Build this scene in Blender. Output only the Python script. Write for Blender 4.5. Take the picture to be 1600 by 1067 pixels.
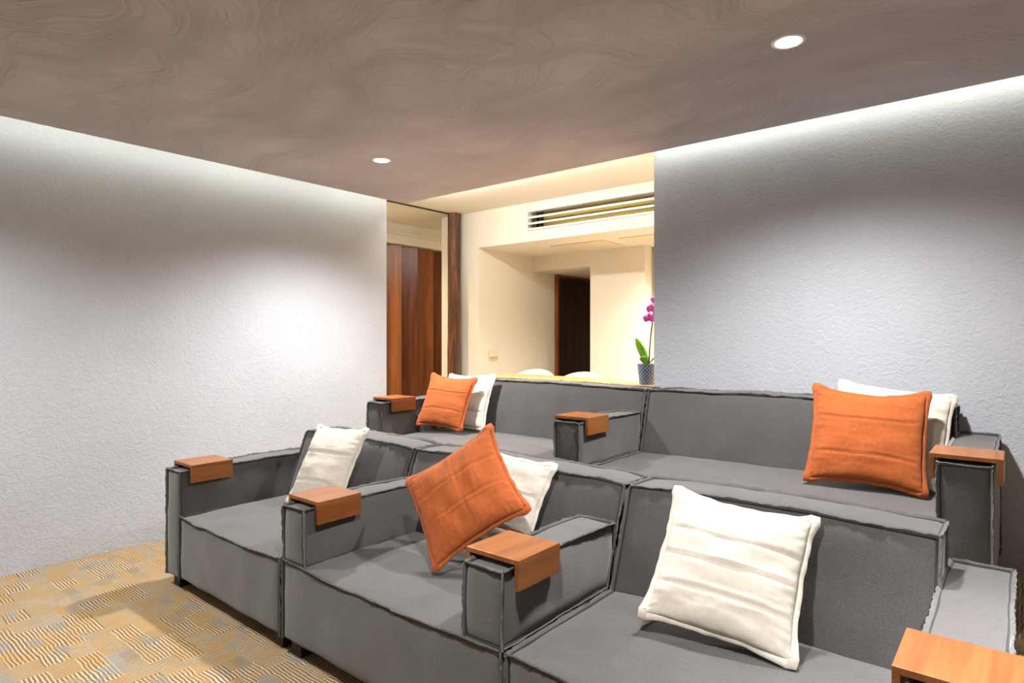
import bpy, bmesh, math, random
from mathutils import Vector, Matrix, Euler, noise

# ---------------------------------------------------------------- reset
for o in list(bpy.data.objects):
    bpy.data.objects.remove(o, do_unlink=True)
S = bpy.context.scene
COL = S.collection
random.seed(7)

# ---------------------------------------------------------------- camera
cam_d = bpy.data.cameras.new('camera'); cam = bpy.data.objects.new('camera', cam_d); COL.objects.link(cam)
cam_d.sensor_width = 36.0; cam_d.sensor_fit = 'HORIZONTAL'; cam_d.lens = 36.0*970/1600
cam_d.shift_y = -5.5/1600; cam_d.clip_start = 0.02
cam.location = (0, 0, 1.35); cam.rotation_euler = (math.radians(90), 0, math.radians(39.4))
S.camera = cam

# ---------------------------------------------------------------- world, exposure, light levels
W = bpy.data.worlds.new('world'); S.world = W; W.use_nodes = True
W.node_tree.nodes['Background'].inputs[0].default_value = (0.8, 0.85, 0.9, 1)
W.node_tree.nodes['Background'].inputs[1].default_value = 0.1
S.view_settings.view_transform = 'Standard'; S.view_settings.look = 'None'
S.view_settings.exposure = 0.0; S.view_settings.gamma = 1.0
S.view_settings.use_curve_mapping = False
SPOT_W = 330.0          # each recessed downlight of the theatre
COVE_E = 8.5           # emission of the cove strip
WARM_W = 170.0           # each downlight of the dining room
ZC = 2.553              # theatre ceiling (floating panel)
ZU = 2.66               # structural ceiling above it
PL = 0.25               # raised platform

# ---------------------------------------------------------------- materials
def mat(name, rough=0.7, metal=0.0, spec=0.3):
    m = bpy.data.materials.new(name); m.use_nodes = True
    b = m.node_tree.nodes['Principled BSDF']
    b.inputs['Roughness'].default_value = rough; b.inputs['Metallic'].default_value = metal
    b.inputs['Specular IOR Level'].default_value = spec
    return m, m.node_tree, b
def N(nt, t, **k):
    n = nt.nodes.new(t)
    for a, v in k.items(): setattr(n, a, v)
    return n
def L(nt, a, b): nt.links.new(a, b)
def coords(nt, scale=(1, 1, 1), rot=(0, 0, 0)):
    t = N(nt, 'ShaderNodeTexCoord'); m = N(nt, 'ShaderNodeMapping')
    m.inputs['Scale'].default_value = scale; m.inputs['Rotation'].default_value = rot
    L(nt, t.outputs['Object'], m.inputs['Vector']); return m.outputs['Vector']
def noise_n(nt, vec, scale, detail=4, rough=0.55, dist=0.0):
    n = N(nt, 'ShaderNodeTexNoise'); n.inputs['Scale'].default_value = scale
    n.inputs['Detail'].default_value = detail; n.inputs['Roughness'].default_value = rough
    n.inputs['Distortion'].default_value = dist
    if vec is not None: L(nt, vec, n.inputs['Vector'])
    return n
def ramp(nt, fac, stops):
    r = N(nt, 'ShaderNodeValToRGB'); e = r.color_ramp.elements
    e[0].position, e[0].color = stops[0][0], (*stops[0][1], 1)
    e[1].position, e[1].color = stops[-1][0], (*stops[-1][1], 1)
    for p, c in stops[1:-1]:
        x = e.new(p); x.color = (*c, 1)
    L(nt, fac, r.inputs['Fac']); return r.outputs['Color']
def bump(nt, bsdf, h, strength, dist, prev=None):
    b = N(nt, 'ShaderNodeBump'); b.inputs['Strength'].default_value = strength; b.inputs['Distance'].default_value = dist
    L(nt, h, b.inputs['Height'])
    if prev: L(nt, prev, b.inputs['Normal'])
    L(nt, b.outputs['Normal'], bsdf.inputs['Normal']); return b.outputs['Normal']
def math_n(nt, op, a, b=None, c=None):
    n = N(nt, 'ShaderNodeMath', operation=op)
    for i, x in enumerate((a, b, c)):
        if x is None: continue
        if isinstance(x, (int, float)): n.inputs[i].default_value = x
        else: L(nt, x, n.inputs[i])
    return n.outputs[0]
def mix_c(nt, fac, a, b, blend='MIX'):
    n = N(nt, 'ShaderNodeMix', data_type='RGBA', blend_type=blend)
    for s, x in ((n.inputs['Factor'], fac), (n.inputs[6], a), (n.inputs[7], b)):
        if isinstance(x, (int, float)): s.default_value = x
        elif isinstance(x, tuple): s.default_value = (*x, 1)
        else: L(nt, x, s)
    return n.outputs[2]

def plaster(name, c1, c2, bstr=0.35, swirl=False):
    m, nt, b = mat(name, 0.85, spec=0.15)
    v = coords(nt)
    big = noise_n(nt, v, 1.3, 3, 0.5)
    L(nt, ramp(nt, big.outputs['Fac'], [(0.3, c1), (0.7, c2)]), b.inputs['Base Color'])
    if swirl:
        d = noise_n(nt, v, 1.1, 2, 0.5)
        a = N(nt, 'ShaderNodeVectorMath', operation='MULTIPLY_ADD')
        L(nt, d.outputs['Color'], a.inputs[0]); a.inputs[1].default_value = (1.7, 1.7, 0); L(nt, v, a.inputs[2])
        mp = N(nt, 'ShaderNodeMapping'); mp.inputs['Scale'].default_value = (7, 42, 1); L(nt, a.outputs[0], mp.inputs['Vector'])
        f = noise_n(nt, mp.outputs[0], 1.0, 8, 0.72, 0.9); g = noise_n(nt, v, 60, 4, 0.6)
        p = bump(nt, b, f.outputs['Fac'], bstr, 0.013)
        bump(nt, b, g.outputs['Fac'], bstr*0.4, 0.003, p)
    else:
        f = noise_n(nt, v, 34, 6, 0.62, 1.2); g = noise_n(nt, v, 110, 3, 0.6)
        p = bump(nt, b, f.outputs['Fac'], bstr, 0.010)
        bump(nt, b, g.outputs['Fac'], bstr*0.5, 0.003, p)
    return m
M = {}
M['wall'] = plaster('grey_plaster', (0.475, 0.49, 0.53), (0.535, 0.55, 0.585), 0.62)
M['ceil'] = plaster('mauve_plaster', (0.575, 0.53, 0.56), (0.675, 0.63, 0.66), 0.95, True)
M['cream'] = plaster('cream_paint', (0.80, 0.765, 0.665), (0.83, 0.795, 0.70), 0.05)
M['upper'] = plaster('white_ceiling_paint', (0.80, 0.77, 0.69), (0.83, 0.80, 0.72), 0.08)

def fabric(name, c1, c2, scale=420, rough=0.95, bs=0.35, sheen=0.15):
    m, nt, b = mat(name, rough, spec=0.1)
    v = coords(nt)
    n1 = noise_n(nt, v, scale, 2, 0.7); n2 = noise_n(nt, v, 5, 3, 0.5)
    c = ramp(nt, n1.outputs['Fac'], [(0.32, c1), (0.68, c2)])
    c = mix_c(nt, 0.18, c, ramp(nt, n2.outputs['Fac'], [(0.3, c1), (0.7, c2)]))
    L(nt, c, b.inputs['Base Color'])
    b.inputs['Sheen Weight'].default_value = sheen
    n3 = noise_n(nt, v, scale*0.8, 2, 0.6)
    p = bump(nt, b, n3.outputs['Fac'], bs, 0.0015)
    n4 = noise_n(nt, v, 14, 3, 0.5)
    bump(nt, b, n4.outputs['Fac'], 0.25, 0.006, p)
    return m
M['grey'] = fabric('charcoal_upholstery', (0.050, 0.0465, 0.0445), (0.120, 0.1125, 0.108), sheen=0.35)
M['seam_shade'] = fabric('charcoal_seam_shade', (0.018, 0.017, 0.017), (0.045, 0.043, 0.043))  # near-black colour paints in the shadow line below the seam lip
def linen(name, c1, c2):
    m, nt, b = mat(name, 0.92, spec=0.1)
    v = coords(nt)
    wx = N(nt, 'ShaderNodeTexWave', bands_direction='X'); wx.inputs['Scale'].default_value = 110; wx.inputs['Distortion'].default_value = 1.5
    wy = N(nt, 'ShaderNodeTexWave', bands_direction='Y'); wy.inputs['Scale'].default_value = 110; wy.inputs['Distortion'].default_value = 1.5
    L(nt, v, wx.inputs['Vector']); L(nt, v, wy.inputs['Vector'])
    n = noise_n(nt, v, 60, 4, 0.7)
    L(nt, ramp(nt, n.outputs['Fac'], [(0.3, c1), (0.7, c2)]), b.inputs['Base Color'])
    h = math_n(nt, 'ADD', wx.outputs['Fac'], wy.outputs['Fac'])
    p = bump(nt, b, h, 0.12, 0.001)
    s = noise_n(nt, coords(nt, (4, 11, 4)), 1.0, 2, 0.5, 0.3)
    bump(nt, b, s.outputs['Fac'], 0.5, 0.02, p)
    b.inputs['Sheen Weight'].default_value = 0.1
    return m
M['orange'] = linen('rust_linen', (0.34, 0.082, 0.022), (0.42, 0.11, 0.031))
M['white'] = linen('ivory_linen', (0.565, 0.51, 0.43), (0.64, 0.585, 0.50))

def wood(name, dark, mid, light, axis='Y', scale=1.0, rough=0.35, spec=0.4):
    m, nt, b = mat(name, rough, spec=spec)
    s = {'X': (1.2, 14, 14), 'Y': (14, 1.2, 14), 'Z': (14, 14, 1.2)}[axis]
    v = coords(nt, tuple(q*scale for q in s))
    oi = N(nt, 'ShaderNodeObjectInfo')
    ad = N(nt, 'ShaderNodeVectorMath', operation='ADD'); L(nt, v, ad.inputs[0])
    sc = N(nt, 'ShaderNodeVectorMath', operation='SCALE'); sc.inputs[0].default_value = (13, 7, 5)
    L(nt, oi.outputs['Random'], sc.inputs['Scale']); L(nt, sc.outputs[0], ad.inputs[1])
    n = noise_n(nt, ad.outputs[0], 1.0, 5, 0.6, 1.2)
    f = noise_n(nt, ad.outputs[0], 7.0, 3, 0.6)
    c = ramp(nt, n.outputs['Fac'], [(0.28, dark), (0.5, mid), (0.75, light)])
    c = mix_c(nt, 0.18, c, ramp(nt, f.outputs['Fac'], [(0.35, dark), (0.65, light)]))
    hv = N(nt, 'ShaderNodeHueSaturation'); L(nt, c, hv.inputs['Color'])
    L(nt, math_n(nt, 'MULTIPLY_ADD', oi.outputs['Random'], 0.45, 0.78), hv.inputs['Value'])
    L(nt, hv.outputs['Color'], b.inputs['Base Color'])
    bump(nt, b, f.outputs['Fac'], 0.06, 0.001)
    return m
M['tray'] = wood('cherry_wood', (0.16, 0.046, 0.011), (0.235, 0.08, 0.02), (0.31, 0.118, 0.033))
M['slat'] = wood('slat_wood', (0.10, 0.030, 0.010), (0.23, 0.075, 0.022), (0.36, 0.13, 0.04), 'Z', 0.6, 0.3)
M['slat2'] = wood('slat_wood_dark', (0.06, 0.018, 0.007), (0.15, 0.045, 0.014), (0.26, 0.085, 0.027), 'Z', 0.6, 0.3)
M['slat3'] = wood('slat_wood_light', (0.15, 0.05, 0.016), (0.30, 0.105, 0.03), (0.42, 0.17, 0.055), 'Z', 0.6, 0.3)
M['post'] = wood('old_post_wood', (0.02, 0.008, 0.004), (0.085, 0.03, 0.012), (0.30, 0.12, 0.05), 'Z', 1.6, 0.5)
M['door'] = wood('dark_door_wood', (0.012, 0.005, 0.003), (0.03, 0.011, 0.006), (0.085, 0.03, 0.014), 'Z', 0.5, 0.35)
M['table'] = wood('honey_wood', (0.55, 0.27, 0.09), (0.68, 0.36, 0.14), (0.78, 0.46, 0.2), 'X', 0.6, 0.35)

def plain(name, col, rough=0.6, metal=0.0, spec=0.3, var=0.06):
    m, nt, b = mat(name, rough, metal, spec)
    n = noise_n(nt, coords(nt), 40, 3)
    lo = tuple(max(0, c*(1-var)) for c in col); hi = tuple(min(1, c*(1+var)) for c in col)
    L(nt, ramp(nt, n.outputs['Fac'], [(0.3, lo), (0.7, hi)]), b.inputs['Base Color']); return m
M['foot'] = plain('dark_wood_foot', (0.025, 0.018, 0.014), 0.5)
M['whiteplastic'] = plain('white_shell_plastic', (0.85, 0.84, 0.82), 0.35)
M['grille'] = plain('grille_white_paint', (0.86, 0.84, 0.78), 0.4)
M['duct'] = plain('duct_ochre_metal', (0.52, 0.39, 0.11), 0.6)
M['plate'] = plain('switch_ivory', (0.80, 0.72, 0.55), 0.4)
M['plate2'] = plain('switch_key_tan', (0.58, 0.47, 0.30), 0.4)
M['track'] = plain('track_dark_metal', (0.05, 0.045, 0.035), 0.5)
M['hatch'] = plain('hatch_paint', (0.80, 0.71, 0.54), 0.6)
M['hatchline'] = plain('hatch_gap', (0.45, 0.36, 0.24), 0.7)
M['alu'] = plain('brushed_aluminium', (0.75, 0.75, 0.75), 0.35, 0.9)
M['trim'] = plain('lamp_trim_white', (0.85, 0.85, 0.85), 0.4)
M['leaf'] = plain('orchid_leaf', (0.20, 0.42, 0.05), 0.4, var=0.25)
M['petal'] = plain('orchid_petal', (0.72, 0.12, 0.52), 0.5, var=0.2)
M['lip'] = plain('orchid_lip', (0.62, 0.02, 0.30), 0.5)
M['stem'] = plain('orchid_stem', (0.09, 0.04, 0.03), 0.6)
M['bark'] = plain('bark_soil', (0.06, 0.035, 0.02), 0.9, var=0.5)
M['lowfloor'] = plain('dining_floor', (0.45, 0.33, 0.2), 0.5)
def emit(name, col, s):
    m = bpy.data.materials.new(name); m.use_nodes = True; nt = m.node_tree
    nt.nodes.remove(nt.nodes['Principled BSDF'])
    e = N(nt, 'ShaderNodeEmission'); e.inputs[0].default_value = (*col, 1); e.inputs[1].default_value = s
    L(nt, e.outputs[0], nt.nodes['Material Output'].inputs[0]); return m
M['led'] = emit('led_strip_glow', (0.96, 1.0, 0.89), COVE_E)
M['led_bright'] = emit('led_strip_bright', (1.0, 0.96, 0.88), 65.0)
M['lens'] = emit('downlight_glow', (1.0, 0.98, 0.95), 25)

def pot_mat():
    m, nt, b = mat('blue_diamond_glaze', 0.25, spec=0.5)
    t = N(nt, 'ShaderNodeTexCoord'); s = N(nt, 'ShaderNodeSeparateXYZ'); L(nt, t.outputs['Object'], s.inputs[0])
    ang = math_n(nt, 'ARCTAN2', s.outputs['Y'], s.outputs['X'])
    u = math_n(nt, 'MULTIPLY', ang, 16/(2*math.pi)); w = math_n(nt, 'MULTIPLY', s.outputs['Z'], 38)
    a = math_n(nt, 'PINGPONG', math_n(nt, 'ADD', u, w), 0.5); c = math_n(nt, 'PINGPONG', math_n(nt, 'SUBTRACT', u, w), 0.5)
    h = math_n(nt, 'MINIMUM', a, c)
    L(nt, ramp(nt, h, [(0.02, (0.35, 0.45, 0.55)), (0.12, (0.09, 0.16, 0.27)), (0.4, (0.035, 0.075, 0.16))]), b.inputs['Base Color'])
    bump(nt, b, h, 0.8, 0.006); return m
M['pot'] = pot_mat()

def carpet():
    m, nt, b = mat('patterned_carpet', 0.95, spec=0.05)
    t = N(nt, 'ShaderNodeTexCoord'); obj = t.outputs['Object']
    wob = noise_n(nt, obj, 11, 3)
    a = N(nt, 'ShaderNodeVectorMath', operation='MULTIPLY_ADD'); L(nt, wob.outputs['Color'], a.inputs[0])
    a.inputs[1].default_value = (0.022, 0.022, 0); L(nt, obj, a.inputs[2])
    sx = N(nt, 'ShaderNodeSeparateXYZ'); L(nt, a.outputs[0], sx.inputs[0])
    X, Y = sx.outputs['X'], sx.outputs['Y']
    def cells(cw, ch, seed):
        row = math_n(nt, 'FLOOR', math_n(nt, 'MULTIPLY', Y, 1/ch))
        wr = N(nt, 'ShaderNodeTexWhiteNoise', noise_dimensions='1D'); L(nt, math_n(nt, 'ADD', row, seed), wr.inputs['W'])
        col = math_n(nt, 'FLOOR', math_n(nt, 'ADD', math_n(nt, 'MULTIPLY', X, 1/cw), math_n(nt, 'MULTIPLY', wr.outputs['Value'], 5.0)))
        cb = N(nt, 'ShaderNodeCombineXYZ'); L(nt, col, cb.inputs[0]); L(nt, row, cb.inputs[1]); cb.inputs[2].default_value = seed
        wn = N(nt, 'ShaderNodeTexWhiteNoise', noise_dimensions='3D'); L(nt, cb.outputs[0], wn.inputs['Vector'])
        sc = N(nt, 'ShaderNodeSeparateColor'); L(nt, wn.outputs['Color'], sc.inputs[0]); return sc.outputs
    A = cells(0.15, 0.095, 1.0); B = cells(0.105, 0.055, 7.3)
    pick = math_n(nt, 'GREATER_THAN', A[0], 0.42)
    co = N(nt, 'ShaderNodeMix', data_type='FLOAT'); L(nt, pick, co.inputs[0]); L(nt, Y, co.inputs[2]); L(nt, X, co.inputs[3])
    st = math_n(nt, 'SINE', math_n(nt, 'MULTIPLY', co.outputs[0], 2*math.pi/0.0145))
    st = math_n(nt, 'MINIMUM', math_n(nt, 'MAXIMUM', math_n(nt, 'MULTIPLY_ADD', st, 1.1, 0.5), 0.0), 1.0)
    big = noise_n(nt, obj, 3.2, 4, 0.65)
    g = math_n(nt, 'MULTIPLY_ADD', math_n(nt, 'SUBTRACT', big.outputs['Fac'], 0.5), 1.3, A[1])
    gap = ramp(nt, g, [(0.0, (0.17, 0.115, 0.07)), (0.4, (0.27, 0.155, 0.065)), (0.7, (0.19, 0.135, 0.085)), (1.0, (0.24, 0.165, 0.09))])
    line = ramp(nt, g, [(0.0, (0.58, 0.48, 0.35)), (0.4, (0.54, 0.37, 0.17)), (0.65, (0.60, 0.48, 0.32)), (1.0, (0.52, 0.39, 0.22))])
    c = mix_c(nt, st, gap, line)
    # loose grey-green and ochre blocks woven in
    blk = noise_n(nt, a.outputs[0], 9, 3, 0.6)
    gy = math_n(nt, 'MULTIPLY', math_n(nt, 'GREATER_THAN', B[0], 0.84), math_n(nt, 'GREATER_THAN', blk.outputs['Fac'], 0.42))
    c = mix_c(nt, math_n(nt, 'MULTIPLY', gy, 0.55), c, mix_c(nt, B[2], (0.20, 0.20, 0.165), (0.30, 0.30, 0.30)))
    oc_ = math_n(nt, 'MULTIPLY', math_n(nt, 'GREATER_THAN', B[1], 0.78), math_n(nt, 'GREATER_THAN', blk.outputs['Fac'], 0.46))
    c = mix_c(nt, math_n(nt, 'MULTIPLY', oc_, 0.35), c, (0.45, 0.27, 0.09))
    fine = noise_n(nt, obj, 240, 2, 0.7)
    c = mix_c(nt, 0.4, c, ramp(nt, fine.outputs['Fac'], [(0.3, (0.4, 0.38, 0.35)), (0.7, (1, 1, 1))]), 'MULTIPLY')
    L(nt, c, b.inputs['Base Color'])
    p = bump(nt, b, st, 0.5, 0.004)
    bump(nt, b, fine.outputs['Fac'], 0.5, 0.003, p)
    return m
M['carpet'] = carpet()

# ---------------------------------------------------------------- helpers
def tag(o, label=None, cat=None, group=None, kind=None):
    if label: o['label'] = label
    if cat: o['category'] = cat
    if group: o['group'] = group
    if kind: o['kind'] = kind
    return o
def empty(name, loc, label, cat, group=None):
    o = bpy.data.objects.new(name, None); o.empty_display_size = 0.1; COL.objects.link(o); o.location = loc
    return tag(o, label, cat, group)
def wloc(p):
    v = Vector((0, 0, 0))
    while p is not None: v += Vector(p.location); p = p.parent
    return v
def mk(name, verts, faces, m, parent=None, origin=None, smooth=False):
    """One mesh object from world-space vertices."""
    off = wloc(parent) if parent is not None else Vector(origin or (0, 0, 0))
    me = bpy.data.meshes.new(name); me.from_pydata([Vector(v)-off for v in verts], [], faces)
    bm = bmesh.new(); bm.from_mesh(me); bmesh.ops.recalc_face_normals(bm, faces=bm.faces); bm.to_mesh(me); bm.free()
    if smooth: me.polygons.foreach_set('use_smooth', [True]*len(me.polygons))
    me.materials.append(m if not isinstance(m, str) else M[m])
    o = bpy.data.objects.new(name, me); COL.objects.link(o)
    if parent is not None: o.parent = parent
    else: o.location = off
    return o
def box_vf(x0, x1, y0, y1, z0, z1, bev=0.0, seg=2):
    bm = bmesh.new(); bmesh.ops.create_cube(bm, size=1)
    for v in bm.verts:
        v.co = Vector(((x0+x1)/2+v.co.x*(x1-x0), (y0+y1)/2+v.co.y*(y1-y0), (z0+z1)/2+v.co.z*(z1-z0)))
    if bev: bmesh.ops.bevel(bm, geom=bm.edges[:], offset=bev, segments=seg, affect='EDGES', profile=0.6)
    bm.verts.index_update()
    r = ([v.co.copy() for v in bm.verts], [[v.index for v in f.verts] for f in bm.faces]); bm.free(); return r
def merge(*parts):
    V, F = [], []
    for v, f in parts:
        n = len(V); V += v; F += [[i+n for i in q] for q in f]
    return V, F
def box(name, b, m, parent=None, bev=0.0, origin=None, seg=2):
    v, f = box_vf(*b, bev, seg)
    if parent is None and origin is None: origin = ((b[0]+b[1])/2, (b[2]+b[3])/2, b[4])
    return mk(name, v, f, m, parent, origin)
def struct(name, b, m, bev=0.0):
    v, f = box_vf(*b, bev); o = mk(name, v, f, m, None, (0, 0, 0)); return tag(o, kind='structure')
def tube_vf(pts, radii, n=10):
    V, F = [], []
    pts = [Vector(p) for p in pts]
    for i, p in enumerate(pts):
        t = (pts[min(i+1, len(pts)-1)]-pts[max(i-1, 0)]).normalized()
        a = t.orthogonal().normalized() if i == 0 else (pa-t*pa.dot(t)).normalized(); pa = a
        c = t.cross(a)
        for k in range(n):
            q = 2*math.pi*k/n; V.append(p+(a*math.cos(q)+c*math.sin(q))*radii[i])
    for i in range(len(pts)-1):
        for k in range(n):
            F.append([i*n+k, i*n+(k+1) % n, (i+1)*n+(k+1) % n, (i+1)*n+k])
    F.append(list(range(n))); F.append(list(range((len(pts)-1)*n, len(pts)*n))); return V, F
def lathe_vf(prof, cx, cy, n=32):
    V, F = [], []
    for r, z in prof:
        for k in range(n):
            q = 2*math.pi*k/n; V.append(Vector((cx+r*math.cos(q), cy+r*math.sin(q), z)))
    for i in range(len(prof)-1):
        for k in range(n): F.append([i*n+k, i*n+(k+1) % n, (i+1)*n+(k+1) % n, (i+1)*n+k])
    return V, F

# ================================================================= THE SETTING
XL, YB = -4.455, 3.80
struct('floor', (-4.60, 2.2, -2.75, 2.42, -0.10, 0.0), 'carpet')
struct('floor_platform', (-4.60, 2.2, 2.42, 3.80, -0.10, PL), 'carpet', 0.006)
struct('floor_dining', (-6.3, 2.2, 3.80, 7.6, -0.10, PL), 'lowfloor')
struct('wall_left', (XL-0.15, XL, -2.75, 3.63, -0.10, ZU), 'wall')
struct('wall_back', (-1.896, 2.2, YB, YB+0.15, -0.10, ZU), 'wall')
struct('wall_right', (2.2, 2.35, -2.75, YB, -0.10, ZU), 'wall')
struct('wall_front', (XL-0.15, 2.35, -2.9, -2.75, -0.10, ZU), 'wall')
struct('ceiling', (-6.3, 2.35, -2.9, 7.6, ZU, ZU+0.12), 'upper')
struct('ceiling_panel', (XL+0.18, 2.2, -2.75, 3.686, ZC, ZC+0.045), 'ceil', 0.002)

# cove light: aluminium profile with a luminous strip along the panel's outer edges
def cove(name, run, label):
    root = empty(name, run['o'], label, 'light strip')
    box('profile', run['p'], 'alu', root); box('luminous_strip', run['s'], run.get('m', 'led'), root)
xe, ye = XL+0.18, 3.686
cove('cove_light', dict(o=(xe, 0.4, ZC+0.045), p=(xe+0.001, xe+0.03, -2.7, ye-0.002, ZC+0.046, ZC+0.062), s=(xe-0.02, xe+0.0005, -2.7, ye-0.03, ZC+0.02, ZC+0.058)),
     'white light strip hidden along the ceiling edge by the left wall')
cove('cove_light', dict(o=(0, ye, ZC+0.045), p=(-1.9, 2.15, ye-0.03, ye-0.001, ZC+0.046, ZC+0.062), s=(-1.9, 2.15, ye-0.0005, ye+0.02, ZC+0.02, ZC+0.058)),
     'white light strip hidden along the ceiling edge above the grey back wall')
cove('cove_light', dict(o=(-3, ye, ZC+0.045), p=(xe, -2.12, ye-0.03, ye-0.001, ZC+0.046, ZC+0.062), s=(xe+0.03, -2.12, ye-0.0005, ye+0.02, ZC+0.02, ZC+0.058), m='led_bright'),
     'bright light strip hidden along the ceiling edge above the dining room opening')

# dining room shell
struct('wall_pier', (-4.895, -4.35, 4.75, 7.5, PL, ZU), 'cream')
struct('wall_bulkhead', (-4.35, -3.71, 4.75, 5.674, 2.284, ZU), 'cream')
struct('wall_bulkhead_side', (-2.15, 2.2, 4.75, 5.674, 2.284, ZU), 'cream')
struct('wall_bulkhead_low', (-3.71, -2.15, 4.75, 5.674, 2.284, 2.385), 'cream')
struct('wall_bulkhead_top', (-3.71, -2.15, 4.75, 5.674, 2.590, ZU), 'cream')
struct('wall_bulkhead_rear', (-3.71, -2.15, 4.95, 5.674, 2.385, 2.590), 'duct')
struct('wall_dining', (-3.576, -2.93, 5.674, 5.82, PL, ZU), 'cream')
struct('wall_lintel', (-4.35, -3.576, 5.674, 5.82, 2.116, ZU), 'cream')
struct('wall_corridor', (-3.576, -3.43, 5.82, 7.5, PL, ZU), 'cream')
struct('ceiling_corridor', (-4.35, -3.576, 5.82, 7.5, 2.116, ZU), 'cream')
struct('wall_niche', (-3.43, 2.2, 5.95, 6.1, PL, ZU), 'cream')
struct('ceiling_niche', (-2.93, 2.2, 5.674, 5.95, 2.284, ZU), 'cream')
struct('wall_far', (-6.3, 2.2, 7.5, 7.6, PL, ZU), 'cream')
struct('wall_passage', (-6.1, -5.78, 2.6, 7.5, PL, ZU), 'cream')
struct('wall_passage_end', (-5.78, -4.61, 2.6, 2.75, PL, ZU), 'cream')
struct('wall_passage_head', (-5.78, -5.52, 2.75, 7.5, 2.43, ZU), 'cream')
struct('trim_1', (-5.52, -5.49, 2.75, 7.5, 2.53, 2.56), 'cream', 0.004)
struct('wall_dining_side', (2.2, 2.35, 3.95, 6.35, PL, ZU), 'cream')
# sliding-door track on the ceiling
tr = mk('trim_2', *box_vf(-4.665, -4.64, 3.66, 4.62, ZU-0.014, ZU-0.001, 0.002), 'track', None, (0, 0, 0)); tag(tr, kind='structure')

# dark door in the corridor wall
dv = box_vf(-4.349, -4.325, 6.14, 7.06, PL+0.005, 2.085, 0.004)
door = mk('door_1', *dv, 'door', None, (0, 0, 0)); tag(door, kind='structure')
mk('door_frame', *merge(box_vf(-4.349, -4.31, 6.10, 6.138, PL+0.005, 2.112, 0.003), box_vf(-4.349, -4.31, 7.062, 7.10, PL+0.005, 2.112, 0.003), box_vf(-4.349, -4.31, 6.138, 7.062, 2.087, 2.112, 0.003)), 'slat', door)

# ---------------------------------------------------------------- downlights
def downlight(x, y, z, label, watts, col, group, lens=True, angle=150, r=0.05):
    root = empty('downlight', (x, y, z), label, 'downlight', group)
    mk('trim_ring', *lathe_vf([(r, z+0.001), (r, z-0.002), (r+0.004, z-0.004), (r+0.014, z-0.003), (r+0.016, z)], x, y, 40), 'trim', root, smooth=True)
    V, F = lathe_vf([(r, z-0.0015), (r*0.5, z-0.002), (0.0005, z-0.002)], x, y, 32)
    mk('lens', V, F, 'lens', root)
    ld = bpy.data.lights.new('downlight_beam', 'SPOT'); ld.energy = watts; ld.color = col
    ld.spot_size = math.radians(angle); ld.spot_blend = 1.0; ld.shadow_soft_size = 0.06
    lo = bpy.data.objects.new('beam', ld); COL.objects.link(lo); lo.parent = root; lo.location = (0, 0, -0.06)
COOL = (1.0, 0.985, 0.975)
downlight(-0.733, 2.66, ZC, 'round recessed ceiling downlight above the right end of the back sofa', SPOT_W*0.95, COOL, 'theatre downlights', angle=146)
downlight(-3.35, 2.686, ZC, 'round recessed ceiling downlight above the left end of the back sofa', SPOT_W*1.1, COOL, 'theatre downlights', angle=143)
downlight(-3.35, 0.50, ZC, 'recessed ceiling downlight by the left wall just outside the picture', SPOT_W*0.62, COOL, 'theatre downlights', angle=140)
downlight(-0.733, 0.75, ZC, 'recessed ceiling downlight in front of the right front sofa module, above the picture', SPOT_W*0.8, COOL, 'theatre downlights', angle=140)
downlight(0.35, 1.55, ZC, 'recessed ceiling downlight above the walkway right of the front row, outside the picture', SPOT_W*1.7, COOL, 'theatre downlights', angle=62)
for x, sd in ((-3.35, 'left'), (-0.733, 'right')):
    downlight(x, -1.66, ZC, 'recessed ceiling downlight behind the camera on its %s' % sd, SPOT_W*0.1, COOL, 'theatre downlights behind the camera')
WARM = (1.0, 0.9, 0.74)
downlight(-2.30, 5.2, 2.284, 'warm downlight in the dining soffit behind the grey wall edge', WARM_W*1.15, WARM, 'dining room downlights')
downlight(-0.6, 5.2, 2.284, 'warm downlight in the dining soffit far behind the grey wall', WARM_W*1.7, WARM, 'dining room downlights')
downlight(-1.70, 4.33, ZU, 'warm downlight in the dining ceiling behind the grey wall edge', WARM_W*1.1, WARM, 'dining room downlights')
downlight(-5.15, 3.6, ZU, 'warm downlight in the passage behind the left wall', WARM_W*0.8, (1.0, 0.78, 0.5), 'passage downlights')
downlight(-5.25, 5.9, ZU, 'warm downlight at the far end of the passage', WARM_W*0.5, (1.0, 0.78, 0.5), 'passage downlights')

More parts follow.
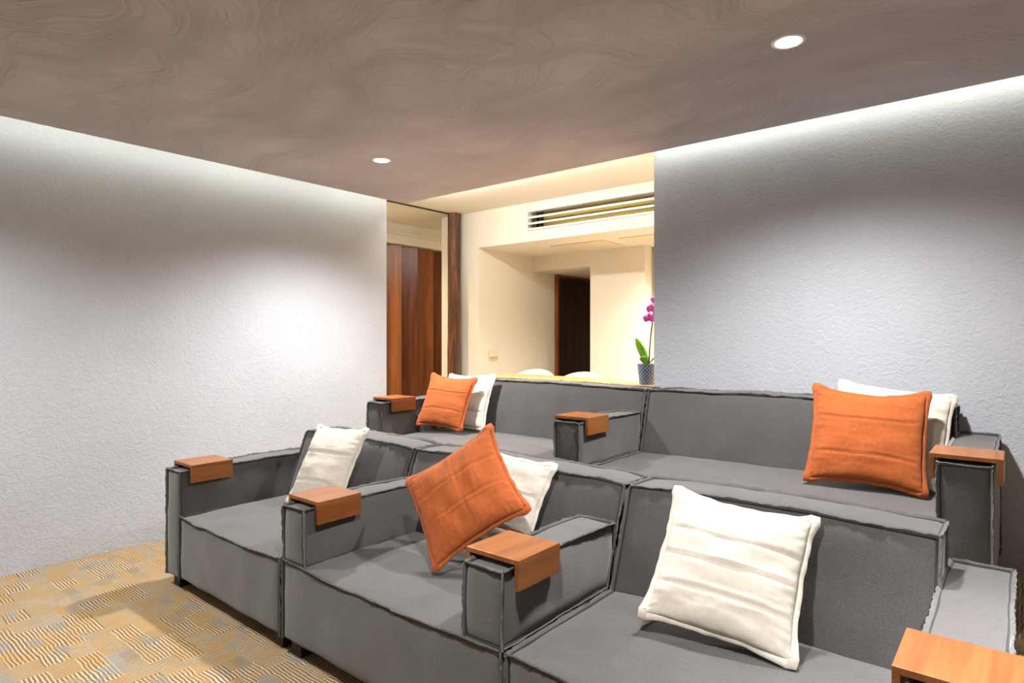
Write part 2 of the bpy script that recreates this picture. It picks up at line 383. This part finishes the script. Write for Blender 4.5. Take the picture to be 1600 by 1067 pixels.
# ================================================================= SOFAS
def fbm(p, s, seed=0.0):
    return noise.noise(Vector((p[0]*s+seed, p[1]*s-seed*0.7, p[2]*s+seed*1.3)))
def cushion_vf(b, r=0.014, puff=(0.008, 0.008, 0.012), defm=None, seed=0.0, step=0.035, wr=0.0025):
    x0, x1, y0, y1, z0, z1 = b
    lo, hi = Vector((x0, y0, z0)), Vector((x1, y1, z1)); ax = []
    for k in range(3):
        Lk = hi[k]-lo[k]; n = max(3, int(round((Lk-2*r)/step)))
        ax.append([0, r*0.35] + [r+(Lk-2*r)*i/n for i in range(n+1)] + [Lk-r*0.35, Lk])
    nx, ny, nz = (len(a)-1 for a in ax); idx, V, F = {}, [], []
    def vid(i, j, k):
        key = (i, j, k)
        if key in idx: return idx[key]
        p = lo+Vector((ax[0][i], ax[1][j], ax[2][k]))
        q = Vector(min(max(p[c], lo[c]+r), hi[c]-r) for c in range(3))
        d = p-q; nrm = d.normalized(); p = q+nrm*r
        t = [(p[c]-lo[c])/(hi[c]-lo[c]) for c in range(3)]
        sn = [max(0.0, math.sin(math.pi*min(max(u, 0), 1))) for u in t]
        off = Vector((0, 0, 0))
        for c in range(3):
            o1, o2 = (c+1) % 3, (c+2) % 3
            off[c] += nrm[c]*puff[c]*(sn[o1]*sn[o2])**0.55
        p += off
        e = min(min(t[c]*(hi[c]-lo[c]), (1-t[c])*(hi[c]-lo[c])) if abs(nrm[c]) < 0.5 else 9 for c in range(3))
        p += nrm*(fbm(p, 7, seed)*wr*2+fbm(p, 26, seed)*wr*math.exp(-e/0.05))
        if defm: p = defm(p)
        idx[key] = len(V); V.append(p); return idx[key]
    def quad(a, bq, c, d): F.append([vid(*a), vid(*bq), vid(*c), vid(*d)])
    for i in range(nx):
        for j in range(ny):
            for k in (0, nz): quad((i, j, k), (i+1, j, k), (i+1, j+1, k), (i, j+1, k))
    for i in range(nx):
        for k in range(nz):
            for j in (0, ny): quad((i, j, k), (i+1, j, k), (i+1, j, k+1), (i, j, k+1))
    for j in range(ny):
        for k in range(nz):
            for i in (0, nx): quad((i, j, k), (i, j+1, k), (i, j+1, k+1), (i, j, k+1))
    return V, F
EDGES = {'ft': ((0, 0, 1), (1, 0, 1)), 'bt': ((0, 1, 1), (1, 1, 1)), 'lt': ((0, 0, 1), (0, 1, 1)), 'rt': ((1, 0, 1), (1, 1, 1)),
         'fl': ((0, 0, 0), (0, 0, 1)), 'fr': ((1, 0, 0), (1, 0, 1)), 'bl': ((0, 1, 0), (0, 1, 1)), 'br': ((1, 1, 0), (1, 1, 1)),
         'fb': ((0, 0, 0), (1, 0, 0)), 'lb': ((0, 0, 0), (0, 1, 0)), 'rb': ((1, 0, 0), (1, 1, 0))}
def seam_vf(b, edges, defm=None, seed=0.0, h=0.014, th=0.0026):
    """Two meshes: the seam root, coloured dark as painted shadow, and the fabric lip standing out of it."""
    x0, x1, y0, y1, z0, z1 = b; lo, hi = Vector((x0, y0, z0)), Vector((x1, y1, z1)); roots, lips = [], []
    for en in edges:
        A, B = EDGES[en]
        a = Vector(lo[c]+(hi[c]-lo[c])*A[c] for c in range(3)); e = Vector(lo[c]+(hi[c]-lo[c])*B[c] for c in range(3))
        d = e-a; Ln = d.length; t = d.normalized()
        o = Vector((A[c]*2-1) if A[c] == B[c] else 0 for c in range(3)).normalized()
        s = t.cross(o); n = max(6, int(Ln/0.012)); VR, VL, F = [], [], []
        for i in range(n+1):
            p = a+d*(i/n)
            w = fbm(p, 9, seed+3)*0.0045+fbm(p, 45, seed+5)*0.0022
            hh = h*(0.85+0.35*fbm(p, 22, seed)+0.3*fbm(p, 90, seed+9))
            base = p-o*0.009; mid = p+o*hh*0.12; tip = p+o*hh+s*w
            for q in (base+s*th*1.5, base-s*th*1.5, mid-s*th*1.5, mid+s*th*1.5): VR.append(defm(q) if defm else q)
            for q in (mid+s*th, mid-s*th, tip-s*th*0.8, tip+s*th*0.8): VL.append(defm(q) if defm else q)
        for i in range(n):
            for k in range(4): F.append([i*4+k, i*4+(k+1) % 4, (i+1)*4+(k+1) % 4, (i+1)*4+k])
        F.append([0, 1, 2, 3]); F.append([n*4+k for k in range(4)])
        roots.append((VR, F)); lips.append((VL, F))
    return merge(*roots), merge(*lips)
SEED = [0.0]
def cushion(name, b, edges, parent, puff=(0.008, 0.008, 0.012), defm=None, r=0.014, h=0.014, label=None):
    SEED[0] += 3.17; sd = SEED[0]
    V, F = cushion_vf(b, r, puff, defm, sd)
    o = mk(name, V, F, 'grey', parent, smooth=True)
    if label: o['label'] = label
    if edges:
        rt_, lp_ = seam_vf(b, edges, defm, sd, h); mk('seam_shadow_root', *rt_, 'seam_shade', o); mk('seam_flange', *lp_, 'grey', o)
    return o
ALLT = ('ft', 'bt', 'lt', 'rt', 'fl', 'fr', 'bl', 'br')
def foot(x, y, z, parent):
    box('foot', (x-0.035, x+0.035, y-0.035, y+0.035, z, z+0.075), 'foot', parent, 0.003)
def sag(x0, x1, y0, z1, amp, seed):
    def f(p):
        q = Vector(p); w = max(0.0, 1-(q.y-y0)/0.3) * max(0.0, min(1.0, (q.z-(z1-0.2))/0.2))
        t = min(max((q.x-x0)/(x1-x0), 0), 1)
        q.z -= w*(amp*math.sin(math.pi*t)**0.8*0.6 - 0.007*noise.noise(Vector((q.x*7, seed, 0.3))))
        return q
    return f
def recline(zb, zt, sh, x0, x1, seed):
    def f(p):
        q = Vector(p); t = (q.z-zb)/(zt-zb); q.y += sh*t
        u = min(max((q.x-x0)/(x1-x0), 0), 1)
        top = max(0.0, min(1.0, (t-0.6)/0.4))
        q.z += top*(0.012*math.sin(math.pi*u)**0.6+0.006*noise.noise(Vector((q.x*6, seed, 1.7))))
        q.y -= 0.0
        return q
    return f
def armtop(y0, y1, z1, seed):
    def f(p):
        q = Vector(p); t = min(max((q.y-y0)/(y1-y0), 0), 1)
        w = max(0.0, min(1.0, (q.z-(z1-0.15))/0.15))
        q.z += w*(0.003*math.sin(math.pi*t)+0.003*noise.noise(Vector((q.y*8, seed, 0.9))))
        q.x += 0.004*noise.noise(Vector((seed, q.y*6, q.z*6)))
        return q
    return f
def sofa(label, x0, x1, yf, z0, seat, arms, back, full, feet, group):
    """seat=(x0,x1,y1), arms=[(x0,x1,y1,full)], back=(x0,x1,ybottom,shear)"""
    root = empty('sofa_module', ((x0+x1)/2, yf+0.45, z0), label, 'sofa', group)
    zs, za, zb = z0+0.398, z0+0.633, z0+0.765
    sd = x0*3.1
    cushion('seat', (seat[0], seat[1], yf, seat[2], z0+0.07, zs), ('ft', 'lt', 'rt', 'fl', 'fr'), root, (0.006, 0.010, 0.016), sag(seat[0], seat[1], yf, zs, 0.02, sd))
    zb0 = zs-0.03
    cushion('backrest', (back[0], back[1], back[2], back[2]+0.19, zb0, zb), ALLT, root, (0.004, 0.022, 0.014), recline(zb0, zb, back[3], back[0], back[1], sd), 0.016)
    for a in arms:
        zl = z0+0.065 if a[3] else zs+0.004
        ed = ('ft', 'bt', 'lt', 'rt', 'fl', 'fr', 'bl', 'br') + (() if a[3] else ('fb', 'lb', 'rb'))
        cushion('armrest', (a[0], a[1], yf+(0.0 if a[3] else 0.006), a[2], zl, za), ed, root, (0.009, 0.007, 0.006), armtop(yf, a[2], za, a[0]*5), 0.013)
    for fx, fy in feet: foot(fx, fy, z0, root)
    return root
G1, G2 = 'front row sofa modules', 'back row sofa modules'
YF = 1.43
sofa('charcoal sofa module at the left end of the front row, holding one ivory cushion', -3.61, -2.455, YF, 0,
     (-3.452, -2.468, 2.36), [(-3.612, -3.458, 2.42, True)], (-3.448, -2.468, 2.035, 0.15), True,
     [(-3.56, 1.49), (-2.52, 1.49), (-3.56, 2.3), (-2.52, 2.3)], G1)
sofa('charcoal sofa module in the middle of the front row with two armrests', -2.45, -1.205, YF, 0,
     (-2.437, -1.220, 2.36), [(-2.437, -2.290, 2.10, False), (-1.372, -1.220, 2.10, False)], (-2.437, -1.220, 2.035, 0.15), False,
     [(-2.38, 1.49), (-1.28, 1.49), (-2.38, 2.3), (-1.28, 2.3)], G1)
sofa('charcoal sofa module at the right end of the front row with a pale-lit armrest', -1.20, -0.02, YF, 0,
     (-1.189, -0.182, 2.36), [(-0.176, -0.022, 2.45, True)], (-1.189, -0.186, 2.035, 0.15), False,
     [(-1.13, 1.49), (-0.08, 1.49), (-1.13, 2.3), (-0.08, 2.3)], G1)
sofa('wide charcoal sofa module on the left of the back row with two armrests', -3.64, -1.823, 2.80, PL,
     (-3.484, -1.838, 3.60), [(-3.642, -3.490, 3.74, True), (-1.990, -1.838, 3.50, False)], (-3.480, -1.838, 3.445, 0.115), False,
     [(-3.58, 2.87), (-1.9, 2.87), (-3.58, 3.6), (-1.9, 3.6)], G2)
sofa('wide charcoal sofa module on the right of the back row against the grey wall', -1.815, -0.08, 2.78, PL,
     (-1.806, -0.240, 3.60), [(-0.236, -0.084, 3.76, True)], (-1.806, -0.245, 3.445, 0.115), False,
     [(-1.74, 2.87), (-0.14, 2.87), (-1.74, 3.6), (-0.14, 3.6)], G2)

# ---------------------------------------------------------------- wooden arm trays
def tray(x0, x1, y0, y1, zt, label):
    root = empty('armrest_tray', ((x0+x1)/2, (y0+y1)/2, zt-0.02), label, 'tray', 'wooden armrest trays')
    t = 0.016
    box('top_board', (x0, x1, y0, y1, zt-t, zt), 'tray', root, 0.0015)
    box('side_board', (x0, x0+t, y0, y1, zt-0.095, zt-t-0.0003), 'tray', root, 0.0012)
    box('side_board', (x1-t, x1, y0, y1, zt-0.095, zt-t-0.0003), 'tray', root, 0.0012)
    return root
za1, za2 = 0.669, 0.919
tray(-3.645, -3.425, 1.475, 1.70, za1, 'cherry wood tray over the front row armrest nearest the left wall')
tray(-2.474, -2.254, 1.475, 1.695, za1, 'cherry wood tray on the armrest between the ivory cushion and the tilted rust cushion')
tray(-1.406, -1.186, 1.475, 1.695, za1, 'large cherry wood tray on the armrest beside the tilted rust cushion')
tray(-0.21, 0.012, 1.50, 1.72, za1, 'pale-lit cherry wood tray cut off by the bottom right of the picture')
tray(-3.675, -3.457, 2.87, 3.09, za2, 'cherry wood tray at the far left end of the back row by the slat screen')
tray(-2.024, -1.804, 2.84, 3.06, za2, 'cherry wood tray on the middle armrest of the back row')
tray(-0.270, -0.050, 2.80, 3.03, za2, 'cherry wood tray on the right end armrest of the back row by the grey wall')

# ---------------------------------------------------------------- cushions
def pillow(label, colour, loc, rot, w, h, T=0.13, top=0.05, side=0.05, tucks=(-0.38, 0.38), axis=1, seed=1.0, cross=None, ears=0.0, group='rust linen cushions'):
    root = bpy.data.objects.new('throw_cushion', None); COL.objects.link(root); root.location = loc; root.rotation_euler = rot
    tag(root, label, 'cushion', group)
    n = 64
    def outline(u, v):
        x = u*(1-side*(1-v*v)**1.0); y = v*(1-(top if v > 0 else top*0.5)*(1-u*u)**1.0)
        y -= ears*max(0, -v)**3*abs(u)**3*0.0
        x += 0.012*noise.noise(Vector((v*3, seed, u)))*abs(u); y += 0.016*noise.noise(Vector((u*3.5, seed+4, v)))*abs(v)
        return x*w/2, y*h/2
    def height(u, v):
        e = max(0.0, (1-u*u)*(1-v*v)); z = T/2*e**0.42
        z += 0.010*noise.noise(Vector((u*1.7, v*3.2, seed)))*e**0.5
        edge = min(1-abs(u), 1-abs(v))
        z += 0.0065*noise.noise(Vector((u*3 if abs(u) > abs(v) else u*13, v*13 if abs(u) > abs(v) else v*3, seed*2)))*math.exp(-edge/0.16)*min(1, edge*14)
        q = (u, v)[axis]
        for t in tucks:
            d = (q-t-0.02*noise.noise(Vector(((v if axis == 0 else u)*2, seed+t, 0))))
            z += (0.0045*math.exp(-(d/0.016)**2)-0.006*math.exp(-((d+0.045)/0.03)**2))*min(1, edge*6)
        if cross is not None:
            d = (u, v)[1-axis]-cross; z -= 0.0035*math.exp(-(d/0.02)**2)*min(1, edge*6)
        return max(z, 0.002)
    V, F, idx = [], [], {}
    def g(i, j, s):
        rim = i in (0, n) or j in (0, n); key = (i, j, 0 if rim else s)
        if key in idx: return idx[key]
        # cosine spacing: denser near the rim
        u = -math.cos(math.pi*i/n); v = -math.cos(math.pi*j/n); u = 0.55*u+0.45*(2*i/n-1); v = 0.55*v+0.45*(2*j/n-1)
        x, y = outline(u, v); z = 0 if rim else height(u, v)*(1 if s > 0 else -0.9)
        idx[key] = len(V); V.append(Vector((x, y, z))); return idx[key]
    for i in range(n):
        for j in range(n):
            for s in (1, -1): F.append([g(i, j, s), g(i+1, j, s), g(i+1, j+1, s), g(i, j+1, s)])
    me_m = M[colour]
    def local(name, V, F, smooth=True):
        me = bpy.data.meshes.new(name); me.from_pydata(V, [], F)
        bm = bmesh.new(); bm.from_mesh(me); bmesh.ops.recalc_face_normals(bm, faces=bm.faces); bm.to_mesh(me); bm.free()
        if smooth: me.polygons.foreach_set('use_smooth', [True]*len(me.polygons))
        me.materials.append(me_m); o = bpy.data.objects.new(name, me); COL.objects.link(o); o.parent = root; return o
    local('cover', V, F)
    # flat flange round the rim
    loop = []
    for k in range(4):
        for i in range(48):
            t = -1+2*i/48
            loop.append(((t, -1), (1, t), (-t, 1), (-1, -t))[k])
    V, F = [], []; m = len(loop)
    for q, (u, v) in enumerate(loop):
        x, y = outline(u, v); c = abs(u*v)**6
        d = Vector((u if abs(u) > 0.999 else 0, v if abs(v) > 0.999 else 0, 0))
        d = d.normalized() if d.length else Vector((1, 0, 0))
        fw = 0.013+0.012*c+0.003*noise.noise(Vector((u*6, v*6, seed)))
        z = 0.005*noise.noise(Vector((u*5, v*5, seed+8)))+0.012*c*noise.noise(Vector((u*2, v*2, seed+1)))
        base = Vector((x, y, 0))-d*0.010; tip = Vector((x, y, z))+d*fw
        for p in (base+Vector((0, 0, 0.0035)), tip+Vector((0, 0, 0.002)), tip-Vector((0, 0, 0.002)), base-Vector((0, 0, 0.0035))): V.append(p)
    for q in range(m):
        a, b = q*4, ((q+1) % m)*4
        for k in range(4): F.append([a+k, a+(k+1) % 4, b+(k+1) % 4, b+k])
    local('flange', V, F)
    return root
GW = 'ivory linen cushions'
pillow('ivory linen cushion leaning alone on the left front sofa module', 'white', (-2.93, 1.975, 0.645), (1.084, -0.039, 0.015), 0.44, 0.44, 0.12, seed=1.3, group=GW)
pillow('rust linen cushion standing tilted on one corner in the middle of the front row', 'orange', (-1.790, 1.865, 0.702), (0.80, 0.679, -0.401), 0.43, 0.43, 0.12, top=0.08, side=0.085, tucks=(-0.3, 0.32), axis=0, cross=0.05, seed=2.1)
pillow('ivory linen cushion mostly hidden behind the tilted rust cushion in the front row', 'white', (-1.74, 2.0, 0.645), (1.10, 0.122, 0.155), 0.42, 0.42, 0.10, seed=3.7, group=GW)
pillow('large ivory linen cushion on the right front sofa module, nearest the camera', 'white', (-0.722, 1.965, 0.620), (0.904, 0.10, 0.15), 0.43, 0.43, 0.12, top=0.09, tucks=(-0.45, 0.0, 0.42), seed=4.4, group=GW)
pillow('bright rust linen cushion at the right end of the back row', 'orange', (-0.555, 3.256, 0.895), (1.13, 0.04, 0.11), 0.455, 0.455, 0.13, top=0.16, tucks=(-0.42, 0.38), seed=5.2)
pillow('ivory linen cushion behind the rust cushion at the right end of the back row', 'white', (-0.487, 3.412, 0.902), (1.0, 0.116, 0.103), 0.46, 0.46, 0.10, seed=6.8, group=GW)
pillow('rust linen cushion at the left end of the back row by the slat screen', 'orange', (-3.275, 3.225, 0.884), (1.12, 0.06, 0.2), 0.375, 0.385, 0.11, top=0.12, tucks=(-0.35, 0.4), seed=7.9)
pillow('ivory linen cushion behind the rust cushion at the left end of the back row', 'white', (-3.225, 3.385, 0.875), (1.15, -0.02, 0.14), 0.40, 0.40, 0.10, seed=8.6, group=GW)

# ================================================================= DINING ROOM
# timber post at the end of the sliding track
def post():
    root = empty('timber_post', (-4.62, 4.665, PL), 'rough dark timber post standing between the slat screen and the cream wall', 'post')
    V, F = [], []; n, mz = 28, 60
    for j in range(mz+1):
        z = PL+(ZU-PL)*j/mz
        for k in range(n):
            q = 2*math.pi*k/n; r = 0.066+0.005*noise.noise(Vector((math.cos(q)*2, math.sin(q)*2, z*2.2)))+0.003*noise.noise(Vector((math.cos(q)*6, math.sin(q)*6, z*7)))
            V.append(Vector((-4.62+r*math.cos(q), 4.665+r*math.sin(q), z)))
    for j in range(mz):
        for k in range(n): F.append([j*n+k, j*n+(k+1) % n, (j+1)*n+(k+1) % n, (j+1)*n+k])
    mk('trunk', V, F, 'post', root, smooth=True)
    box('door_jamb', (-4.72, -4.69, 4.69, 4.745, PL, ZU), 'door', root, 0.002)
post()
# slat screen: overlapping angled boards
scr = empty('slat_screen', (-5.6, 5.0, PL), 'reddish wooden screen of overlapping upright boards seen through the left opening', 'screen')
for i in range(7):
    yc = 4.40+i*0.25; a = -math.radians(33 + (i % 3-1)*4)
    V, F = box_vf(-0.014, 0.014, -0.102, 0.102, PL, 2.42, 0.002)
    R = Matrix.Rotation(a, 3, 'Z')
    mk('board', [R @ v + Vector((-5.60+0.0*i, yc, 0)) for v in V], F, ('slat', 'slat3', 'slat2', 'slat', 'slat2', 'slat', 'slat2')[i], scr)
box('rail', (-5.72, -5.675, 4.2, 6.05, 2.30, 2.36), 'slat', scr, 0.003)

# air grille in the bulkhead
gr = empty('air_grille', (-2.93, 4.745, 2.385), 'long white slatted air grille high in the cream bulkhead', 'air grille')
gx0, gx1 = -3.705, -2.155
for z0, z1 in ((2.567, 2.588), (2.508, 2.528), (2.449, 2.469), (2.387, 2.408)):
    V, F = box_vf(gx0+0.012, gx1-0.012, 4.735, 4.80, z0, z1, 0.004)
    V = [Vector((v.x, v.y, v.z-(4.735-v.y)*0.25-0.008)) if z0 not in (2.567, 2.387) else v for v in V]
    mk('slat', V, F, 'grille', gr)
for xx in (gx0, gx1-0.012): box('frame_side', (xx, xx+0.012, 4.735, 4.80, 2.387, 2.588), 'grille', gr, 0.002)
for xx in (gx0+0.06, gx0+0.10): box('bracket', (xx, xx+0.012, 4.80, 4.86, 2.387, 2.588), 'track', gr)
# ceiling access hatches
def hatch(x0, x1, y0, y1, label):
    z = 2.284; root = empty('ceiling_hatch', ((x0+x1)/2, (y0+y1)/2, z), label, 'hatch', 'flush ceiling hatches'); g = 0.008
    mk('rim', *merge(box_vf(x0, x1, y0, y0+g, z-0.003, z-0.0005), box_vf(x0, x1, y1-g, y1, z-0.003, z-0.0005), box_vf(x0, x0+g, y0+g, y1-g, z-0.003, z-0.0005), box_vf(x1-g, x1, y0+g, y1-g, z-0.003, z-0.0005)), 'hatchline', root)
    box('panel', (x0+g, x1-g, y0+g, y1-g, z-0.004, z-0.0005), 'hatch', root)
hatch(-3.70, -3.09, 5.12, 5.50, 'flush rectangular hatch in the dining room soffit nearer the dark door')
hatch(-2.92, -2.30, 5.12, 5.50, 'flush rectangular hatch in the dining room soffit cut off by the grey wall')
# switch plate on the recess wall
sw = empty('switch_plate', (-4.35, 4.95, 1.08), 'small ivory switch plate on the cream wall', 'switch')
box('plate', (-4.349, -4.340, 4.90, 5.04, 1.115, 1.225), 'plate', sw, 0.002)
for k in range(4): box('key', (-4.341, -4.335, 4.91+k*0.032, 4.934+k*0.032, 1.125, 1.152), 'plate2', sw, 0.001)
# dining table
tb = empty('dining_table', (-2.6, 4.15, PL), 'honey-coloured wooden table top just above the back of the sofa', 'table')
box('table_top', (-3.72, -1.50, 3.97, 4.46, 0.982, 1.018), 'table', tb, 0.004)
for lx in (-3.62, -1.60):
    for ly in (4.03, 4.40): box('leg', (lx-0.03, lx+0.03, ly-0.03, ly+0.03, PL, 0.9815), 'table', tb, 0.003)
# white shell chairs
def chair(x, y, zt, label):
    root = empty('shell_chair', (x, y-0.2, PL), label, 'chair', 'white shell chairs at the dining table')
    zb = PL; prof = [(-0.22, 0.44), (-0.12, 0.445), (0.0, 0.445), (0.10, 0.455), (0.16, 0.49), (0.19, 0.56), (0.205, 0.64), (0.215, 0.70), (0.222, zt-zb)]
    ns, nw = len(prof), 18; V, F = [], []
    for side in (1, -1):
        for i, (py, pz) in enumerate(prof):
            for k in range(nw+1):
                s = -1+2*k/nw; t = i/(ns-1)
                hw = 0.225+0.045*min(1.0, t/0.6)
                curve = 0.05*s*s
                py2 = py - (0.08*s*s if t > 0.55 else 0); pz2 = pz+(curve if t <= 0.55 else 0)
                if t > 0.6:   # rounded shoulders
                    drop = (1-math.sqrt(max(0, 1-(abs(s)**2.0)*0.97)))*0.13*(t-0.6)/0.4; pz2 -= drop
                V.append(Vector((x+s*hw, y-0.222+py2+0.008*side, zb+pz2-(0.008*side if t < 0.5 else 0))))
    m = (nw+1)*ns
    for i in range(ns-1):
        for k in range(nw):
            a = i*(nw+1)+k; q = [a, a+1, a+nw+2, a+nw+1]; F.append(q); F.append([m+j for j in reversed(q)])
    rim = [k for k in range(nw+1)]+[i*(nw+1)+nw for i in range(1, ns)]+[(ns-1)*(nw+1)+k for k in range(nw-1, -1, -1)]+[i*(nw+1) for i in range(ns-2, 0, -1)]
    for a, b in zip(rim, rim[1:]+rim[:1]): F.append([a, b, m+b, m+a])
    mk('shell', V, F, 'whiteplastic', root, smooth=True)
    for sx in (-1, 1):
        for sy in (-1, 1):
            mk('leg', *tube_vf([(x+sx*0.13, y-0.24+sy*0.12, zb+0.43), (x+sx*0.21, y-0.24+sy*0.20, zb)], [0.016, 0.011]), 'table', root, smooth=True)
chair(-3.71, 4.93, 1.042, 'white shell chair behind the table, leftmost of three, left of the dark door')
chair(-3.15, 4.93, 1.034, 'white shell chair behind the table, middle of three, below the dark door')
chair(-2.57, 4.93, 1.032, 'white shell chair behind the table partly hidden by the orchid pot')

# potted orchid
px, py, pz = -2.07, 4.05, 1.0185
oc = empty('potted_orchid', (px, py, pz), 'pink orchid in a blue diamond-patterned pot on the table at the wall edge', 'plant')
mk('pot', *lathe_vf([(0.001, pz), (0.056, pz), (0.059, pz+0.004), (0.073, pz+0.14), (0.073, pz+0.145), (0.067, pz+0.145), (0.064, pz+0.125), (0.001, pz+0.125)], px, py, 48), 'pot', oc, smooth=False)
mk('soil', *lathe_vf([(0.057, pz+0.126), (0.04, pz+0.132), (0.001, pz+0.134)], px, py, 24), 'bark', oc)
def leaf(ang, ln, wd, lift, droop, parent, name='leaf', m='leaf', base=None, thick=0.002, face=None):
    base = base or Vector((px, py, pz+0.13)); d = Vector((math.cos(ang), math.sin(ang), 0)); s = Vector(face).normalized() if face else Vector((-d.y, d.x, 0)); V, F = [], []; n = 10
    for side in (1, -1):
        for i in range(n+1):
            t = i/n; c = base+d*(ln*t*0.75)+Vector((0, 0, lift*t-droop*t*t)); w_ = wd*(math.sin(math.pi*min(1, t*0.92+0.08))**0.7)*0.5
            for k in (-1, -0.5, 0, 0.5, 1): V.append(c+s*w_*k+Vector((0, 0, abs(k)*w_*0.35+side*thick)))
    m_ = 5*(n+1)
    for i in range(n):
        for k in range(4):
            a = i*5+k; q = [a, a+1, a+6, a+5]; F.append(q); F.append([m_+j for j in reversed(q)])
    for i in range(n):
        for k in (0, 4): F.append([i*5+k, (i+1)*5+k, m_+(i+1)*5+k, m_+i*5+k])
    return mk(name, V, F, m, parent, smooth=True)
leaf(math.radians(219), 0.115, 0.06, 0.23, 0.03, oc, face=(0.72, 0.6, 0.3)); leaf(math.radians(165), 0.09, 0.05, 0.12, 0.05, oc)
leaf(math.radians(20), 0.12, 0.055, 0.13, 0.06, oc); leaf(math.radians(230), 0.08, 0.045, 0.10, 0.04, oc, face=(0.6, 0.5, 0.5))
sp = [Vector((px+0.01, py, pz+0.13)), Vector((px+0.015, py, pz+0.25)), Vector((px+0.028, py, pz+0.38)), Vector((px+0.045, py, pz+0.50)), Vector((px+0.07, py-0.01, pz+0.60)), Vector((px+0.11, py-0.01, pz+0.66))]
mk('stem', *tube_vf(sp, [0.006, 0.005, 0.005, 0.004, 0.004, 0.003], 8), 'stem', oc, smooth=True)
def flower(c, sc, yaw):
    c = Vector(c); R = Matrix.Rotation(yaw, 3, 'Z'); allp = []
    for k, (ang, l, w) in enumerate(((90, 1, 0.7), (210, 0.95, 0.65), (330, 0.95, 0.65), (15, 1.05, 1.15), (165, 1.05, 1.15))):
        a = math.radians(ang); d = Vector((math.cos(a), 0, math.sin(a))); s = Vector((-d.z, 0, d.x)); V, F = [], []; n = 6
        for side in (1, -1):
            for i in range(n+1):
                t = i/n; ww = w*0.5*sc*math.sin(math.pi*min(1, 0.1+0.88*t))**0.6
                for q in (-1, 0, 1): V.append(c+R @ (d*l*sc*t+s*ww*q+Vector((0, -0.25*sc*math.sin(t*2.2)+abs(q)*0.1*sc+side*0.0012-k*0.001, 0))))
        m_ = 3*(n+1)
        for i in range(n):
            for q in (0, 1):
                A = i*3+q; f = [A, A+1, A+4, A+3]; F.append(f); F.append([m_+j for j in reversed(f)])
            for q in (0, 2): F.append([i*3+q, (i+1)*3+q, m_+(i+1)*3+q, m_+i*3+q])
        allp.append((V, F))
    fl = mk('flower', *merge(*allp), 'petal', oc, smooth=True)
    mk('lip', *tube_vf([c+R @ Vector((0, -0.002, 0)), c+R @ Vector((0, -0.012, -0.006)), c+R @ Vector((0, -0.02, -0.016))], [0.004, 0.008, 0.004], 8), 'lip', fl, smooth=True)
flower((px+0.022, py-0.02, pz+0.47), 0.042, math.radians(25)); flower((px+0.040, py-0.025, pz+0.535), 0.04, math.radians(50))
flower((px+0.075, py-0.02, pz+0.60), 0.036, math.radians(10)); flower((px+0.11, py-0.02, pz+0.65), 0.03, math.radians(30))
